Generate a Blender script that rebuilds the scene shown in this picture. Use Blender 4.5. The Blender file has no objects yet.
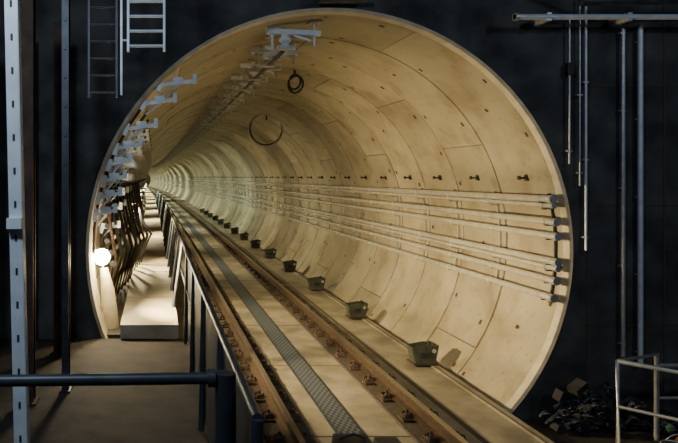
import bpy, math, random
from mathutils import Vector, Matrix, Euler
random.seed(7)
scene=bpy.context.scene
F=627.0; H=2.83          # focal in px, eye height above the lower floor
AX,AZ,R=2.03,H-0.865,2.79 # tunnel axis x,z and radius
PY=7.36                  # portal plane (depth)
END=190.0
RC=2600.0
def bend(y): return -((y-10)**2)/(2*RC) if y>10 else 0.0

# ---------------------------------------------------------------- materials
def mat(name,col,rough=0.7,metal=0.0,noise=None,bump=0.0,scale=8.0,emit=None,es=0):
    m=bpy.data.materials.new(name); m.use_nodes=True
    nt=m.node_tree; b=nt.nodes['Principled BSDF']
    b.inputs['Base Color'].default_value=(*col,1); b.inputs['Roughness'].default_value=rough
    b.inputs['Metallic'].default_value=metal
    if emit:
        b.inputs['Emission Color'].default_value=(*emit,1); b.inputs['Emission Strength'].default_value=es
    tc=nt.nodes.new('ShaderNodeTexCoord')
    n=nt.nodes.new('ShaderNodeTexNoise'); n.inputs['Scale'].default_value=scale; n.inputs['Detail'].default_value=6
    nt.links.new(tc.outputs['Object'],n.inputs['Vector'])
    if noise:
        r=nt.nodes.new('ShaderNodeValToRGB')
        r.color_ramp.elements[0].position=0.35; r.color_ramp.elements[1].position=0.68
        r.color_ramp.elements[0].color=(*noise,1); r.color_ramp.elements[1].color=(*col,1)
        nt.links.new(n.outputs['Fac'],r.inputs['Fac']); nt.links.new(r.outputs['Color'],b.inputs['Base Color'])
    if bump:
        bp=nt.nodes.new('ShaderNodeBump'); bp.inputs['Strength'].default_value=bump; bp.inputs['Distance'].default_value=0.02
        nt.links.new(n.outputs['Fac'],bp.inputs['Height']); nt.links.new(bp.outputs['Normal'],b.inputs['Normal'])
    return m

def lining_mat():
    m=bpy.data.materials.new('segment_concrete'); m.use_nodes=True
    nt=m.node_tree; L=nt.links; b=nt.nodes['Principled BSDF']; b.inputs['Roughness'].default_value=0.48
    tc=nt.nodes.new('ShaderNodeTexCoord')
    def noise(sc,scale,det=6,dist=0.0):
        mp=nt.nodes.new('ShaderNodeMapping'); mp.inputs['Scale'].default_value=scale
        L.new(tc.outputs['Object'],mp.inputs['Vector'])
        n=nt.nodes.new('ShaderNodeTexNoise'); n.inputs['Scale'].default_value=sc; n.inputs['Detail'].default_value=det
        n.inputs['Distortion'].default_value=dist
        L.new(mp.outputs['Vector'],n.inputs['Vector']); return n
    def ramp(src,p0,c0,p1,c1):
        r=nt.nodes.new('ShaderNodeValToRGB'); e=r.color_ramp.elements
        e[0].position=p0; e[0].color=(*c0,1); e[1].position=p1; e[1].color=(*c1,1)
        L.new(src.outputs['Fac'],r.inputs['Fac']); return r
    def mul(a,bb,f):
        mx=nt.nodes.new('ShaderNodeMixRGB'); mx.blend_type='MULTIPLY'; mx.inputs['Fac'].default_value=f
        L.new(a.outputs['Color'],mx.inputs['Color1']); L.new(bb.outputs['Color'],mx.inputs['Color2']); return mx
    big=noise(1.1,(1,1,1)); patch=noise(1.9,(1,1,1),9,.3); speck=noise(14,(1,1,1),4); fine=noise(40,(1,1,1),3)
    r=ramp(big,.30,(.33,.285,.19),.66,(.44,.395,.28))
    r2=ramp(patch,.30,(.52,.43,.31),.52,(1,1,1))
    r3=ramp(speck,.30,(.6,.5,.38),.40,(1,1,1))
    mx=mul(mul(r,r2,.62),r3,.5)
    at=nt.nodes.new('ShaderNodeAttribute'); at.attribute_name='tone'
    cb=nt.nodes.new('ShaderNodeCombineColor')
    for i in range(3): L.new(at.outputs['Fac'],cb.inputs[i])
    m2=mul(mx,cb,1.0)
    L.new(m2.outputs['Color'],b.inputs['Base Color'])
    bp=nt.nodes.new('ShaderNodeBump'); bp.inputs['Strength'].default_value=.25; bp.inputs['Distance'].default_value=.01
    L.new(fine.outputs['Fac'],bp.inputs['Height']); L.new(bp.outputs['Normal'],b.inputs['Normal'])
    return m

def grate_mat():
    m=bpy.data.materials.new('drain_grating'); m.use_nodes=True
    nt=m.node_tree; L=nt.links; b=nt.nodes['Principled BSDF']; b.inputs['Roughness'].default_value=.5
    b.inputs['Metallic'].default_value=.3
    tc=nt.nodes.new('ShaderNodeTexCoord'); mp=nt.nodes.new('ShaderNodeMapping')
    mp.inputs['Scale'].default_value=(30,16,0.01)
    L.new(tc.outputs['Object'],mp.inputs['Vector'])
    c=nt.nodes.new('ShaderNodeTexChecker'); c.inputs['Scale'].default_value=1
    c.inputs['Color1'].default_value=(.14,.17,.20,1); c.inputs['Color2'].default_value=(.035,.04,.05,1)
    L.new(mp.outputs['Vector'],c.inputs['Vector']); L.new(c.outputs['Color'],b.inputs['Base Color'])
    return m

M=dict(
 lining=lining_mat(),
 joint=mat('joint_dark',(.09,.07,.045),.9),
 pocket=mat('bolt_pocket',(.07,.045,.025),.9),
 collar=mat('portal_collar_concrete',(.62,.56,.42),.7,noise=(.46,.39,.27),bump=.2,scale=6),
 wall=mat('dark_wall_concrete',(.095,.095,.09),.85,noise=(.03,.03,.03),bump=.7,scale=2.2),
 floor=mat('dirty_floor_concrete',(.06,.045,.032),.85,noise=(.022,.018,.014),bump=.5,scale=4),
 slab=mat('track_slab_concrete',(.32,.285,.21),.6,noise=(.16,.14,.10),bump=.2,scale=2.4),
 walk=mat('walkway_concrete',(.48,.43,.32),.6,noise=(.32,.28,.20),bump=.2,scale=3),
 plinth=mat('rail_plinth_stained',(.07,.055,.04),.85,noise=(.035,.028,.02),bump=.4,scale=20),
 rail=mat('rusty_rail_steel',(.14,.095,.065),.45,.6,noise=(.07,.05,.035),scale=25),
 railtop=mat('rail_head_steel',(.36,.31,.26),.3,.85),
 clip=mat('rusty_fastener',(.10,.065,.045),.7,.3,noise=(.045,.03,.022),scale=30),
 galv=mat('galvanised_steel',(.60,.61,.60),.4,.55,noise=(.46,.47,.47),scale=12),
 tube=mat('cable_tube_pale',(.92,.90,.82),.25,.55,noise=(.76,.73,.62),scale=10),
 dark=mat('black_rubber',(.02,.02,.022),.6),
 paint=mat('dark_blue_grey_paint',(.06,.07,.085),.45,.4,noise=(.035,.04,.05),scale=8),
 cool=mat('pale_cool_lit_steel',(.76,.82,.88),.4,.15,noise=(.6,.66,.72),scale=9),  # pale steel, bluish light from outside tinted into the base colour
 brown=mat('brown_rust_steel',(.10,.055,.03),.7,.3,noise=(.04,.025,.018),scale=6),
 green=mat('olive_block_paint',(.075,.08,.055),.7,noise=(.04,.045,.03),scale=12,bump=.3),
 grate=grate_mat(),
 lamp=mat('lamp_glass',(1,.9,.7),.3,emit=(1,.86,.58),es=300),
 lamp2=mat('lamp_glass_soft',(1,.9,.7),.3,emit=(1,.85,.5),es=12),
 blue=mat('blue_plastic',(.02,.06,.18),.5), teal=mat('green_plastic',(.03,.12,.07),.5),
 orange=mat('orange_plastic',(.25,.07,.02),.5),
 rubble=mat('rubble_concrete',(.035,.035,.035),.9,noise=(.015,.015,.015),bump=.6,scale=7),
)
# ---------------------------------------------------------------- mesh builder
class MB:
    def __init__(s,b=False): s.v=[];s.f=[];s.m=[];s.sm=[];s.tone=[];s.mats=[];s.b=b
    def mi(s,k):
        if k not in s.mats: s.mats.append(k)
        return s.mats.index(k)
    def add(s,vs,fs,k,smooth=False,tone=1.0):
        o=len(s.v); s.v+= [tuple(v) for v in vs]; mi=s.mi(k)
        for f in fs:
            s.f.append(tuple(o+i for i in f)); s.m.append(mi); s.sm.append(smooth); s.tone.append(tone)
    def box(s,c,d,k,rot=None,taper=1.0):
        x,y,z=[a/2 for a in d]; vs=[]
        for zz,t in((-z,1),(z,taper)):
            for xx,yy in((-x,-y),(x,-y),(x,y),(-x,y)): vs.append(Vector((xx*t,yy*t,zz)))
        if rot: 
            e=Euler(rot).to_matrix(); vs=[e@v for v in vs]
        vs=[v+Vector(c) for v in vs]
        s.add(vs,[(3,2,1,0),(4,5,6,7),(0,1,5,4),(1,2,6,5),(2,3,7,6),(3,0,4,7)],k)
    def tube(s,pts,r,k,n=8,cap=True):
        pts=[Vector(p) for p in pts]; rings=[]; o=[]
        rr=r if isinstance(r,(list,tuple)) else [r]*len(pts)
        for i,p in enumerate(pts):
            t=(pts[min(i+1,len(pts)-1)]-pts[max(i-1,0)]).normalized()
            up=Vector((0,0,1)) if abs(t.z)<.9 else Vector((1,0,0))
            a=t.cross(up).normalized(); b=a.cross(t).normalized()
            for j in range(n):
                an=2*math.pi*j/n; o.append(p+(a*math.cos(an)+b*math.sin(an))*rr[i])
        fs=[]
        for i in range(len(pts)-1):
            for j in range(n):
                j2=(j+1)%n; fs.append((i*n+j,i*n+j2,(i+1)*n+j2,(i+1)*n+j))
        s.add(o,fs,k,True)
        if cap:
            s.add(o[:n],[tuple(range(n))[::-1]],k); s.add(o[-n:],[tuple(range(n))],k)
    def torus(s,c,r,r2,k,axis=(1,0,0),n=28):
        ax=Vector(axis).normalized(); up=Vector((0,0,1)) if abs(ax.z)<.9 else Vector((1,0,0))
        a=ax.cross(up).normalized(); b=a.cross(ax)
        s.tube([Vector(c)+(a*math.cos(2*math.pi*i/n)+b*math.sin(2*math.pi*i/n))*r for i in range(n+1)],r2,k,6,False)
    def prof(s,pr,ys,k,x0=0,z0=0,closed=True,smooth=False):
        n=len(pr); vs=[(x0+p[0],y,z0+p[1]) for y in ys for p in pr]; fs=[]
        for i in range(len(ys)-1):
            for j in range(n if closed else n-1):
                j2=(j+1)%n; fs.append((i*n+j,i*n+j2,(i+1)*n+j2,(i+1)*n+j))
        if closed: fs.append(tuple(range(n))[::-1]); fs.append(tuple(range((len(ys)-1)*n,len(ys)*n)))
        s.add(vs,fs,k,smooth)
    def build(s,name,parent=None,bevel=0):
        me=bpy.data.meshes.new(name)
        vs=[(x+bend(y),y,z) for x,y,z in s.v] if s.b else s.v
        me.from_pydata(vs,[],s.f)
        for k in s.mats: me.materials.append(M[k])
        me.polygons.foreach_set('material_index',s.m); me.polygons.foreach_set('use_smooth',s.sm)
        a=me.attributes.new('tone','FLOAT','FACE'); a.data.foreach_set('value',s.tone)
        me.update()
        o=bpy.data.objects.new(name,me); scene.collection.objects.link(o)
        if parent: o.parent=parent
        if bevel:
            md=o.modifiers.new('bevel','BEVEL'); md.width=bevel; md.segments=2; md.limit_method='ANGLE'
        return o
def empty(name,loc=(0,0,0)):
    e=bpy.data.objects.new(name,None); scene.collection.objects.link(e); return e
def frange(a,b,st):
    o=[];x=a
    while x<b-1e-6: o.append(x); x+=st
    o.append(b); return o

# ---------------------------------------------------------------- tunnel lining
lin=MB(True); RW=1.2; g=.006; NS=6; SUB=10
Y0=PY+.02
nr=int((END-Y0)/RW)
for i in range(nr):
    ya=Y0+i*RW+g; yb=Y0+(i+1)*RW-g; st=(i%3)*math.radians(20)+math.radians(8)
    rt=random.uniform(.80,1.12)
    for sgm in range(NS):
        a0=st+sgm*2*math.pi/NS; a1=a0+2*math.pi/NS
        e=g/R; rad=R+random.uniform(-.008,.008); tn=rt*random.uniform(.84,1.08)
        angs=[a0+e+(a1-a0-2*e)*j/SUB for j in range(SUB+1)]
        def P(rr,a,y): return (AX+rr*math.cos(a),y,AZ+rr*math.sin(a))
        c=.012
        vs=[]
        for a in angs: vs+= [P(rad,a,ya+c),P(rad,a,yb-c)]
        lin.add(vs,[(2*j,2*j+1,2*j+3,2*j+2) for j in range(SUB)],'lining',True,tn)
        for (y1,y2) in((ya,ya+c),(yb,yb-c)):
            vs=[]
            for a in angs: vs+=[P(rad+.03,a,y1),P(rad,a,y2)]
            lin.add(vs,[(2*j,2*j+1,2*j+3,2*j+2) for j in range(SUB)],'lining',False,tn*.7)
        for a,aa in((angs[0],angs[0]-.002),(angs[-1],angs[-1]+.002)):
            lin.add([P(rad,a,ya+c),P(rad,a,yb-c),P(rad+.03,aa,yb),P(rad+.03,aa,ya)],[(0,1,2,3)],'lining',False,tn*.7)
        if ya<45:
            for (fa,fy,w,h) in((.12,.16,.07,.06),(.36,.10,.06,.05),(.64,.10,.06,.05),(.88,.16,.07,.06),(.5,.5,.05,.06),(.2,.9,.06,.05),(.8,.9,.06,.05)):
                if random.random()<.3: continue
                a=a0+(a1-a0)*fa; y=ya+(yb-ya)*fy; da=w/2/R
                rr=R-.0105
                lin.add([P(rr,a-da,y-h/2),P(rr,a+da,y-h/2),P(rr,a+da,y+h/2),P(rr,a-da,y+h/2)],[(0,1,2,3)],'pocket')
N=60; ys=frange(Y0,END,RW*4); vs=[];fs=[]
for y in ys:
    for j in range(N):
        a=2*math.pi*j/N; vs.append((AX+(R+.045)*math.cos(a),y,AZ+(R+.045)*math.sin(a)))
for i in range(len(ys)-1):
    for j in range(N):
        j2=(j+1)%N; fs.append((i*N+j,i*N+j2,(i+1)*N+j2,(i+1)*N+j))
lin.add(vs,fs,'joint')
lin.add([(AX+R*1.02*math.cos(2*math.pi*j/N),END,AZ+R*1.02*math.sin(2*math.pi*j/N)) for j in range(N)],[tuple(range(N))],'lining')
lin.build('tunnel_lining')

col=MB(); N=96; pr=[(R-.010,PY+.03),(R+.008,PY-.06),(R+.045,PY-.07),(R+.05,PY-.03)]
vs=[];fs=[]
for j in range(N):
    a=2*math.pi*j/N
    for r_,y_ in pr: vs.append((AX+r_*math.cos(a),y_,AZ+r_*math.sin(a)))
for j in range(N):
    j2=(j+1)%N
    for q in range(3): fs.append((j*4+q,j*4+q+1,j2*4+q+1,j2*4+q))
col.add(vs,fs,'collar'); col.build('portal_collar')

# portal wall with round hole
w=MB(); x0,x1,z0,z1=-4.5,9.0,-1.2,6.5; N=96; RH=R+.05
ring=[];outer=[]
for j in range(N):
    a=2*math.pi*j/N; ca,sa=math.cos(a),math.sin(a)
    ring.append((AX+RH*ca,AZ+RH*sa))
    ts=[]
    if ca>1e-9: ts.append((x1-AX)/ca)
    if ca<-1e-9: ts.append((x0-AX)/ca)
    if sa>1e-9: ts.append((z1-AZ)/sa)
    if sa<-1e-9: ts.append((z0-AZ)/sa)
    t=min(ts); outer.append((AX+t*ca,AZ+t*sa))
vs=[(x,PY-.03,z) for x,z in ring]+[(x,PY-.03,z) for x,z in outer]+[(x,PY+.25,z) for x,z in ring]
fs=[(j,(j+1)%N,N+(j+1)%N,N+j) for j in range(N)]+[(j,(j+1)%N,2*N+(j+1)%N,2*N+j) for j in range(N)]
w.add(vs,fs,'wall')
w.build('wall_portal')
t=MB()
for x in (5.05,5.95,7.2): t.box((x,PY-.034,2.6),(.012,.012,7),'joint')
for z in (1.1,2.5,3.9): t.box((6.5,PY-.034,z),(3.0,.012,.012),'joint')
t.build('trim_1')
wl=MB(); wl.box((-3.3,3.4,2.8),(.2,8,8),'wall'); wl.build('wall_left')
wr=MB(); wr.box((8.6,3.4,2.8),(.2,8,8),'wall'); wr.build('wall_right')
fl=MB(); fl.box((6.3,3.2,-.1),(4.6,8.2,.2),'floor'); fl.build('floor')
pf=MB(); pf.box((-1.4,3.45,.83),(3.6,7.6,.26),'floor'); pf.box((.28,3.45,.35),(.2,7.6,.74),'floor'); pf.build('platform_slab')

# ---------------------------------------------------------------- slab & track
ysl=frange(3.5,END,2.4)
s=MB(True)
s.prof([(.30,-.5),(3.95,-.5),(3.95,.18),(.30,.18)],ysl,'slab')
s.prof([(3.85,.18),(3.95,.18),(3.95,.205),(3.85,.205)],ysl,'slab')
s.prof([(3.27,.176),(3.33,.176),(3.33,.186),(3.27,.186)],ysl,'joint')
s.prof([(3.86,.204),(3.875,.204),(3.875,.209),(3.86,.209)],ysl,'joint')
for y in frange(4,60,2.4):
    s.box((2.0,y,.181),(2.0,.02,.006),'joint')
s.build('track_slab')
wk=MB(True); ysw=frange(PY-.15,END,2.4)
wk.prof([(-.40,.97),(.27,.97),(.27,1.13),(-.40,1.13)],ysw,'walk')
wk.prof([(-.95,.90),(-.405,.90),(-.405,.975),(-.95,.975)],frange(PY+.02,END,2.4),'floor')
wk.prof([(.10,.15),(.25,.15),(.25,.965),(.10,.965)],ysw,'slab')
for y in frange(PY+1.5,50,2.4): wk.box((-.065,y,1.1305),(.66,.02,.005),'joint')
wk.build('walkway')

track=empty('railway_track')
RP=[(-.075,0),(.075,0),(.075,.012),(.012,.03),(.01,.115),(.036,.122),(.036,.15),(.028,.158),(-.028,.158),(-.036,.15),(-.036,.122),(-.01,.115),(-.012,.03),(-.075,.012)]
for nm,x in(('rail_near',1.36),('rail_far',2.86)):
    r=MB(True); r.prof([(-.25,.178),(.25,.178),(.24,.20),(-.24,.20)],ysl,'plinth',x)
    r.prof(RP,ysl,'rail',x,.225)
    r.prof([(-.03,.3835),(.03,.3835),(.03,.3845),(-.03,.3845)],ysl,'railtop',x)
    y=3.8
    while y<110:
        r.box((x,y,.212),(.40,.17,.028),'clip')
        if y<60:
            for sx in(-1,1):
                r.box((x+sx*.125,y,.245),(.09,.11,.05),'clip',taper=.7)
                r.tube([(x+sx*.13,y,.25),(x+sx*.13,y,.315)],.016,'clip',6)
                r.tube([(x+sx*.19,y-.05,.24),(x+sx*.2,y+.0,.27),(x+sx*.12,y+.06,.275),(x+sx*.075,y,.262)],.011,'clip',5)
        y+=.6
    r.build(nm,track)
gr=MB(True); gr.prof([(1.88,.175),(2.13,.175),(2.13,.196),(1.88,.196)],ysl,'grate')
for x in (1.865,2.13): gr.prof([(x,.175),(x+.015,.175),(x+.015,.203),(x,.203)],ysl,'paint')
gr.build('drain_channel_grating')
db=MB(); db.box((1.88,5.95,.27),(.34,.3,.14),'dark',taper=.9); db.box((2.24,5.98,.25),(.24,.26,.10),'dark',taper=.9)
db.tube([(1.75,5.95,.35),(1.88,5.95,.39),(2.0,5.95,.35)],.012,'paint'); db.build('signal_junction_box')

def block(y,i):
    b=MB(True); x=3.77; z=.205
    def side(yy,th):
        pr=[(-.13,0),(.14,0),(.19,.27),(.05,.28),(-.17,.24)]
        n=5; vs=[(x+p[0],q,z+p[1]) for q in(yy,yy+th) for p in pr]
        b.add(vs,[tuple(range(n))[::-1],tuple(range(n,2*n))]+[(j,(j+1)%n,n+(j+1)%n,n+j) for j in range(n)],'green')
    side(y-.11,.02); side(y+.09,.02)
    b.box((x-.15,y,z+.12),(.02,.19,.24),'green',rot=(0,-.16,0)); b.box((x+.16,y,z+.14),(.02,.19,.27),'green',rot=(0,.18,0))
    b.box((x,y,z+.012),(.34,.26,.02),'clip'); b.box((x,y,z+.09),(.24,.17,.12),'dark')
    b.box((x-.01,y-.118,z+.14),(.11,.012,.07),'dark'); b.tube([(x+.1,y,z+.14),(x+.1,y,z+.31)],.025,'dark',8)
    b.tube([(x+.12,y-.12,z+.20),(x+.12,y-.10,z+.20)],.03,'galv',8)
    b.build('walkway_support_bracket')
for i in range(14): block(8.85+2.9*i,i)

# ---------------------------------------------------------------- tubes on right wall
cz=[-.26,-.335,-.53,-.70,-1.00,-1.075,-1.22,-1.42]
rack=empty('cable_tube_rack')
tb=MB(True); br=MB(True)
def wx(z,off): 
    return AX+math.sqrt(R*R-(z-AZ)**2)-off
ty=frange(PY+.0,150,2.4)
for q in cz:
    z=H+q; x=wx(z,.11); rad=.028 if q in(-.335,-1.075) else .040
    tb.tube([(x,y,z) for y in ty],rad,'tube',12)
    tb.tube([(x,PY-.05,z),(x,PY+.03,z)],rad+.008,'galv',8)
y=PY+.15; k_=0
while y<100:
    zs=[H-.20-1.30*i/7 for i in range(8)]
    for i in range(7):
        a=Vector((wx(zs[i],.02),y,zs[i])); b=Vector((wx(zs[i+1],.02),y,zs[i+1])); c=(a+b)/2
        ang=math.atan2(b.x-a.x,-(b.z-a.z))
        br.box(c,(.03,.025,(b-a).length*1.05),'galv' if k_ else 'paint',rot=(0,-ang,0))
    for q in cz:
        z=H+q; br.box((wx(z,.07),y,z-.046),(.13,.035,.012),'galv' if k_ else 'paint'); 
        if y<30: br.torus((wx(z,.11),y,z),.043,.006,'galv',(0,1,0),10)
    y+=1.2; k_+=1
tb.build('cable_tubes',rack); br.build('cable_tube_brackets',rack)
hk=MB(True); y=PY+.52
while y<90:
    x=wx(H,0)
    hk.box((x-.01,y,H-.01),(.03,.06,.08),'dark'); hk.tube([(x,y,H-.01),(x-.10,y,H-.015)],.014,'dark',6)
    hk.box((x-.11,y,H-.01),(.02,.045,.05),'dark')
    y+=1.2
hk.build('wall_anchor_hooks')

c=MB(True); c.torus((3.10,17.5,H+1.32),.47,.022,'galv',(.15,1,.05)); c.torus((3.11,17.52,H+1.34),.44,.018,'dark',(.1,1,.0))
c.tube([(3.12,17.5,H+1.60),(3.12,17.5,H+1.78)],.02,'dark'); c.build('hanging_cable_coil')
c=MB(True); c.torus((2.47,11.1,H+1.68),.13,.022,'dark',(1.2,1,0),16); c.torus((2.49,11.1,H+1.64),.15,.02,'dark',(1.0,1,0),16); c.tube([(2.47,11.1,H+1.90),(2.47,11.1,H+1.80)],.02,'dark'); c.build('hanging_rope_loop')

# ---------------------------------------------------------------- crown supports
cr=MB(True); y=PY+.35; n_=0
while y<110:
    X=1.70; top=AZ+math.sqrt(R*R-(X-AX)**2)
    cr.box((X,y,top-.13),(.66,.09,.06),'cool' if n_<4 else 'galv',rot=(0,.05,0))  # beams nearest the portal carry the cool light in their colour
    for sx in(-.26,.26):
        tz=AZ+math.sqrt(R*R-(X+sx-AX)**2)
        cr.tube([(X+sx,y,tz),(X+sx,y,top-.30)],.020,'galv',6)
        cr.box((X+sx,y,tz-.02),(.15,.15,.035),'galv')
        cr.tube([(X+sx,y,top-.19),(X+sx,y,top-.155)],.04,'galv',6)
    cr.tube([(X-.1,y,top-.14),(X-.1,y,top-.19),(X-.1,y,top-.20),(X-.1,y,top-.24),(X-.1,y,top-.25),(X-.1,y,top-.30)],[.05,.05,.075,.075,.05,.05],'cool',10)
    cr.box((X-.1,y,top-.32),(.20,.14,.04),'galv'); cr.box((X+.1,y,top-.19),(.22,.2,.025),'cool',rot=(.3,.3,0))
    ym=y+.6
    for sx in(-.18,.10):
        tz=AZ+math.sqrt(R*R-(X+sx-AX)**2)
        cr.tube([(X+sx,ym,tz),(X+sx,ym,top-.26)],.018,'galv',6); cr.box((X+sx,ym,top-.20),(.10,.10,.06),'cool'); cr.box((X+sx,ym,tz-.02),(.12,.14,.03),'galv')
    cr.box((X-.04,ym,top-.27),(.46,.08,.05),'galv',rot=(0,-.08,0))
    y+=1.2; n_+=1
yy_=frange(PY+.5,110,2.4); X=1.60; top=AZ+math.sqrt(R*R-(X-AX)**2)
cr.prof([(-.03,-.325),(.03,-.325),(.03,-.318),(.008,-.312),(.008,-.29),(-.008,-.29),(-.008,-.312),(-.03,-.318)],yy_,'paint',X,top)
cr.build('overhead_conductor_supports')

# ---------------------------------------------------------------- left cable brackets + cables
lb=MB(True)
def lwx(z,off): return AX-math.sqrt(R*R-(z-AZ)**2)+off
def arm(y,z,L,k,up=.05,s=1.0):
    x=lwx(z,.0)
    lb.box((x+L/2,y,z+up/2),(L,.045*s,.04*s),k,rot=(0,-up/L,0))
    lb.box((x+L,y,z+up+.02),(.045*s,.06*s,.11*s),k); lb.box((x+L*.55,y,z+up*.55+.04*s),(.12*s,.06*s,.05*s),k)
    lb.box((x+.03,y,z),(.05,.10,.15*s),k,rot=(0,.3,0))
    lb.tube([(x+.05,y,z-.12*s),(x+L*.6,y,z+up*.5-.02)],.013*s,k,6)
for q,L in((1.08,.44),(.86,.40),(.56,.38),(.33,.32),(.14,.28),(-.05,.28),(-.25,.28),(-.45,.26)):
    arm(PY+.06,H+q,L,'cool',.06,1.0)  # portal arms: cool outside light put into the steel colour
for i in range(1,40):
    y=PY+.06+1.2*i
    for q in (.56,.33,.14,-.05,-.25,-.45,-.7): arm(y,H+q,.26,'galv' if i>2 else 'cool',.03,.9)  # first columns keep the cool-lit tint, deeper arms plain galvanised
for i in range(0,40):
    y=PY+.06+1.2*i
    for q,q2 in ((.9,.6),(.6,.3),(.3,0),(0,-.3),(-.3,-.6),(-.6,-.9)): lb.tube([(lwx(H+q,.03),y,H+q),(lwx(H+q2,.03),y,H+q2)],.02,'brown',6)
lb.build('cable_support_arms')
cb=MB(True)
for q,off,r_ in((-.05,.10,.03),(-.25,.12,.035),(-.25,.20,.025),(-.45,.12,.035),(-.45,.21,.03),(-.7,.12,.035),(-.9,.12,.04),(-1.05,.15,.04),(-1.2,.18,.05),(.14,.12,.022)):
    pts=[]; ph=random.random()*6
    for y in frange(PY+.1 if q>-.6 else PY+1.0,100,.6): pts.append((lwx(H+q,off)+.01*math.sin(y*2+ph),y,H+q+.07-.035*abs(math.sin((y-PY-.1)/1.2*math.pi))))
    cb.tube(pts,r_,'dark',6)
for k_ in range(12):
    x=-.60+.035*k_; y=PY+1.0+.35*k_; 
    cb.tube([(x-.12,y,H-.1),(x,y-.1,H-.55-.03*k_),(x+.08+.03*(k_%3),y,H-1.1),(x+.0,y+.25,H-1.45),(x-.08,y+.3,H-1.80)],.024,'dark' if k_%3 else 'brown',6)
cb.build('power_cables')

# floodlight on a low stand
fd=MB(); lx,ly,lz=-.66,7.75,H-.98
fd.tube([(lx+.10,ly,.975),(lx+.08,ly,1.4),(lx+.03,ly,1.70)],[.12,.09,.05],'collar',14)
fd.tube([(lx+.02,ly+.02,1.65),(lx+.0,ly+.03,lz)],.015,'galv',8)
fd.box((lx-.02,ly+.04,lz),(.10,.18,.18),'galv')
fd.tube([(lx+.01,ly-.06,lz),(lx+.03,ly-.10,lz)],[.10,.09],'lamp',14)
fd.build('floodlight')
def area(name,loc,d,power,colr,size,spread=180):
    l=bpy.data.lights.new(name,'AREA'); l.shape='DISK'; l.size=size; l.energy=power; l.color=colr; l.spread=math.radians(spread)
    o=bpy.data.objects.new(name,l); scene.collection.objects.link(o); o.location=loc
    o.rotation_euler=Vector(d).to_track_quat('-Z','Y').to_euler(); return o
def point(name,loc,power,colr,rad=.08):
    l=bpy.data.lights.new(name,'POINT'); l.energy=power; l.color=colr; l.shadow_soft_size=rad
    o=bpy.data.objects.new(name,l); scene.collection.objects.link(o); o.location=loc; return o
WARM=(1,.765,.40); MID=(1,.84,.48); GRN=(.92,1,.68)
area('floodlight_beam',(lx+.16,ly,lz),(1,.25,-.22),175,WARM,.16,112)
point('floodlight_glow',(lx+.14,ly-.24,lz-.05),38,WARM,.04)
y=12.5; i=0
lampm=MB(True)
while y<END-5:
    c_=WARM if y<18 else (MID if y<27 else GRN)
    x=lwx(H-.6,.22)
    lampm.box((x-.04,y,H-.55),(.07,.5,.10),'galv'); lampm.box((x,y,H-.55),(.02,.46,.07),'lamp2')
    p=100 if y<18 else (78 if y<30 else (110 if y<70 else 260))
    area('tunnel_lamp_light',(x+.04+bend(y),y,H-.55),(1,-.1,-.36),p,c_,.3,110)
    lampm.box((x+.12,y-.8,H-.46),(.16,.14,.06),'galv',taper=.7); lampm.tube([(x+.12,y-.8,H-.49),(x+.12,y-.8,H-.52)],[.05,.03],'lamp2',10)
    lampm.tube([(x-.18,y-.8,H-.44),(x+.12,y-.8,H-.44)],.012,'galv',6)
    area('walkway_lamp_light',(x+.16+bend(y),y-.8,H-.55),(.35,-.15,-1),70 if y<60 else 160,MID,.1,130)
    y+=6.5 if y<60 else 12
    i+=1
lampm.build('tunnel_wall_lamps')

# ---------------------------------------------------------------- railing along the platform / walkway
rl=MB(True); ry=frange(2.2,40,1.2)
zt=H-.85
rl.tube([(.36,y,zt) for y in ry],.022,'paint',8)
rl.tube([(.36,y,zt-.42) for y in frange(6.2,40,1.2)],.014,'paint',8)
for y in ry: rl.tube([(.34 if y<7.2 else .24,y,.97 if y<7.2 else 1.13),(.36,y,zt)],.022,'paint',8)
for a in frange(2.25,6.4,1.2)[:-1]:
    rl.box((.37,a+.6,zt-.48),(.012,1.18,.92),'paint')
rl.build('platform_railing')
fr=MB(); fy=2.4; z=H-.78
fr.tube([(-3.1,fy,z-.03),(.22,fy,z+.01)],.023,'paint',12)
for x in (-2.2,-1.0,.27):
    r_=.040 if x>0 else .02
    fr.tube([(x,fy,.96),(x,fy,z+.03)],r_,'paint',12)
fr.tube([(.20,fy,z+.01),(.23,fy,z+.01)],.034,'paint',12)
fr.tube([(-3.1,fy,z-.55),(.27,fy,z-.53)],.014,'paint',8)
fr.build('handrail')

sc=MB(); 
def colx(z): return -.69+ (H+.87-z)*.022
for dx,dy,wd,dp in((0,0,.058,.006),(-.029,.03,.006,.06),(.029,.03,.006,.06)):
    vs=[]
    for zz in(.96,4.5):
        cx=colx(zz)+dx
        for a,b in((-wd/2,-dp/2),(wd/2,-dp/2),(wd/2,dp/2),(-wd/2,dp/2)): vs.append((cx+a,3.0+dy+b,zz))
    sc.add(vs,[(3,2,1,0),(4,5,6,7),(0,1,5,4),(1,2,6,5),(2,3,7,6),(3,0,4,7)],'cool')
zz=1.1
while zz<4.4:
    sc.box((colx(zz),2.996,zz),(.010,.006,.03),'dark'); zz+=.16
sc.box((colx(H-.22),2.98,H-.22),(.07,.05,.05),'cool'); sc.box((colx(.97),3.02,.972),(.14,.14,.015),'cool')
sc.build('slotted_steel_column')
for i,(x,y,wd) in enumerate(((-1.05,5.2,.10),(-.78,5.5,.06),(-1.0,6.6,.12),(-1.45,6.9,.2),(-1.62,5.6,.10))):
    b=MB(); k='brown' if i%2==0 else 'paint'
    b.box((x,y-.05,2.7),(wd,.012,3.5),k); b.box((x,y+.05,2.7),(wd,.012,3.5),k); b.box((x,y,2.7),(.012,.09,3.5),k)
    b.box((x,y,.97),(wd*1.6,.18,.02),k)
    if i==1:
        for q in range(14): b.box((x,y-.06,1.2+.25*q),(.02,.02,.03),'paint')
    b.build('steel_framing_post')
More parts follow.
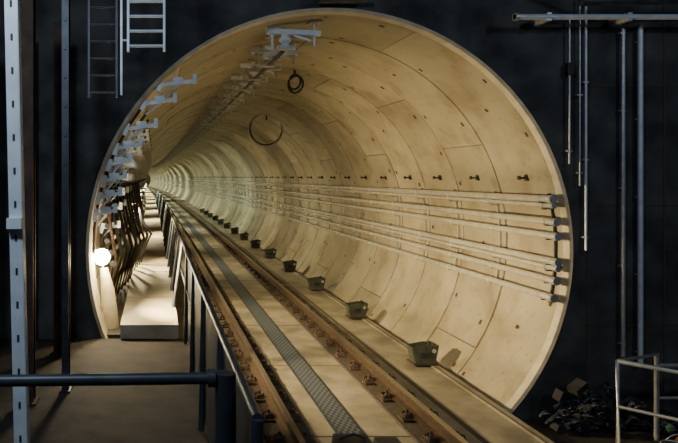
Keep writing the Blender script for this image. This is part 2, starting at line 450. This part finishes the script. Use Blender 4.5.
def ladder(name,x0,x1,y,za,zb,k,step=.13,r=.011,ext=0):
    l=MB(); 
    l.box((x0,y,(za+zb)/2),(.02,.045,zb-za),k); l.box((x1,y,(za+zb)/2),(.02,.045,zb-za),k)
    z=za+.05
    while z<zb: l.tube([(x0,y,z),(x1,y,z)],r,k,6); z+=step
    if ext: l.box((x0-.06,y,(za-ext+zb)/2),(.018,.03,zb-za+ext),k); l.tube([(x0-.06,y,za+.1),(x0,y,za+.1)],.01,k,6)
    l.build(name); 
ladder('cable_ladder',-.235,.08,5.5,H+1.10,H+2.9,'cool',ext=.38,r=.014)
ladder('cable_ladder',-.62,-.36,5.9,H+.75,H+2.9,'paint',.16)

cd=MB()
for x,za,zb,r_ in((5.42,.75,3.65+.9,.022),(5.62,.65,4.6,.028),(4.80,H+.15,4.7,.012),(4.99,H-.85,4.9,.014),(4.92,H-.10,4.9,.010)):
    yy=PY-.10; cd.tube([(x,yy,za),(x,yy,zb)],r_,'cool' if x>5.5 or x==4.99 else 'galv',8)
    z=za+.15
    while z<zb: cd.box((x,yy+.02,z),(.06,.05,.02),'galv'); z+=.9
cd.box((4.80,PY-.1,H+1.25),(.06,.08,.14),'dark'); cd.build('wall_conduits')
pp=MB()
pp.tube([(4.02,PY-.35,H+1.79),(8.4,PY-.35,H+1.79)],.032,'cool',12)
pp.tube([(4.02,PY-.35,H+1.79),(4.06,PY-.35,H+1.79)],.045,'galv',12)
pp.tube([(4.7,PY-.45,H+1.93),(8.4,PY-.45,H+2.0)],.05,'paint',12)
pp.tube([(4.1,PY-.5,H+2.35),(4.9,PY-.5,H+2.02),(5.6,PY-.5,H+1.9)],.02,'paint',8)
for x in (4.4,5.3,6.2,7.1): pp.box((x,PY-.22,H+1.79),(.05,.30,.09),'galv')
pp.build('service_pipes')
gn=MB(); gn.box((2.15,PY-.2,H+2.02),(.55,.12,.05),'paint'); gn.tube([(2.0,PY-.2,H+2.0),(2.0,PY-.2,H+2.8)],.02,'paint'); gn.tube([(2.35,PY-.2,H+2.0),(2.35,PY-.2,H+2.8)],.02,'paint')
gn.build('overhead_hanger_frame')
gd=MB()
A=(4.80,6.5);B=(5.40,6.75);C=(5.35,5.9)
zt=.92
gd.tube([(A[0],A[1],0),(A[0],A[1],zt),(B[0],B[1],zt),(B[0],B[1],0)],.025,'galv',8)
gd.tube([(A[0],A[1],zt),(C[0],C[1],zt),(C[0],C[1],0)],.025,'galv',8)
gd.tube([(B[0],B[1],zt-.12),(6.8,6.75,zt-.12),(6.8,6.75,0)],.025,'galv',8)
gd.tube([(A[0],A[1],.45),(C[0],C[1],.45)],.018,'galv',8)
gd.tube([(B[0],B[1],.45),(6.8,6.75,.45)],.018,'galv',8)
gd.build('guard_rail')
# heap of steel clamps and fittings with a few broken blocks
rb=MB()
for i in range(120):
    x=random.uniform(4.45,5.9); y=random.uniform(6.85,7.2); hmax=.34*math.exp(-((x-5.1)/.5)**2)+.05
    sz=random.uniform(.04,.10); z=random.uniform(.03,hmax)
    if i%2==0:
        an=random.random()*3; L=random.uniform(.08,.16)
        rb.tube([(x-L*math.cos(an),y,z),(x-L*.5*math.cos(an),y,z+.05),(x,y+.02,z+random.uniform(.05,.1)),(x+L*math.cos(an),y,z)],.022,'paint',8)
        rb.torus((x,y-.02,z+.03),.04,.012,'paint',(random.random(),1,random.random()),12)
    else: rb.box((x,y,z),(sz*1.4,sz,sz*random.uniform(.4,.8)),'rubble',rot=(random.random()*.8,random.random()*.8,random.random()*3),taper=random.uniform(.6,1))
rb.box((4.80,7.12,.44),(.18,.12,.09),'rubble',rot=(.2,-.5,.3)); rb.box((4.62,7.14,.34),(.1,.1,.12),'rubble',rot=(.2,.3,.3)); 
rb.build('pipe_fittings_pile')
bg=MB()
for i in range(18):
    x=random.uniform(5.3,6.1); y=random.uniform(6.15,6.6); s_=random.uniform(.06,.17)
    bg.box((x,y,s_*.5+.01+random.random()*.2),(s_*1.3,s_,s_),random.choice(['blue','teal','dark','dark','rubble','orange','rubble']),rot=(random.random()*.5,random.random()*.5,random.random()*3),taper=.75)
bg.build('construction_debris',bevel=.02)
bk=MB(); bk.tube([(5.10,6.15,.0),(5.10,6.15,.2)],[.08,.11],'paint',16); bk.torus((5.10,6.15,.2),.11,.008,'galv',(0,0,1),16); bk.torus((5.10,6.15,.22),.11,.005,'galv',(0,1,0.4),16); bk.build('bucket')

# ---------------------------------------------------------------- exterior lights (station shaft)
area('shaft_lamp_left',(-1.2,1.0,5.2),(.2,.8,-.35),85,(.68,.83,1),.5)
area('shaft_lamp_right',(6.5,1.0,6.0),(-.1,.8,-.6),55,(.70,.83,1),.6)
wd=bpy.data.worlds.new('world'); scene.world=wd; wd.use_nodes=True
wd.node_tree.nodes['Background'].inputs['Color'].default_value=(.35,.45,.6,1); wd.node_tree.nodes['Background'].inputs['Strength'].default_value=.02

cam=bpy.data.cameras.new('camera'); co=bpy.data.objects.new('camera',cam); scene.collection.objects.link(co)
co.location=(0,0,H); co.rotation_euler=(math.pi/2,0,0)
cam.sensor_width=36; cam.sensor_fit='HORIZONTAL'; cam.lens=F/678*36
cam.shift_x=(339-155)/678; cam.shift_y=-(221.5-177)/678
cam.clip_end=500; cam.clip_start=.05
scene.camera=co
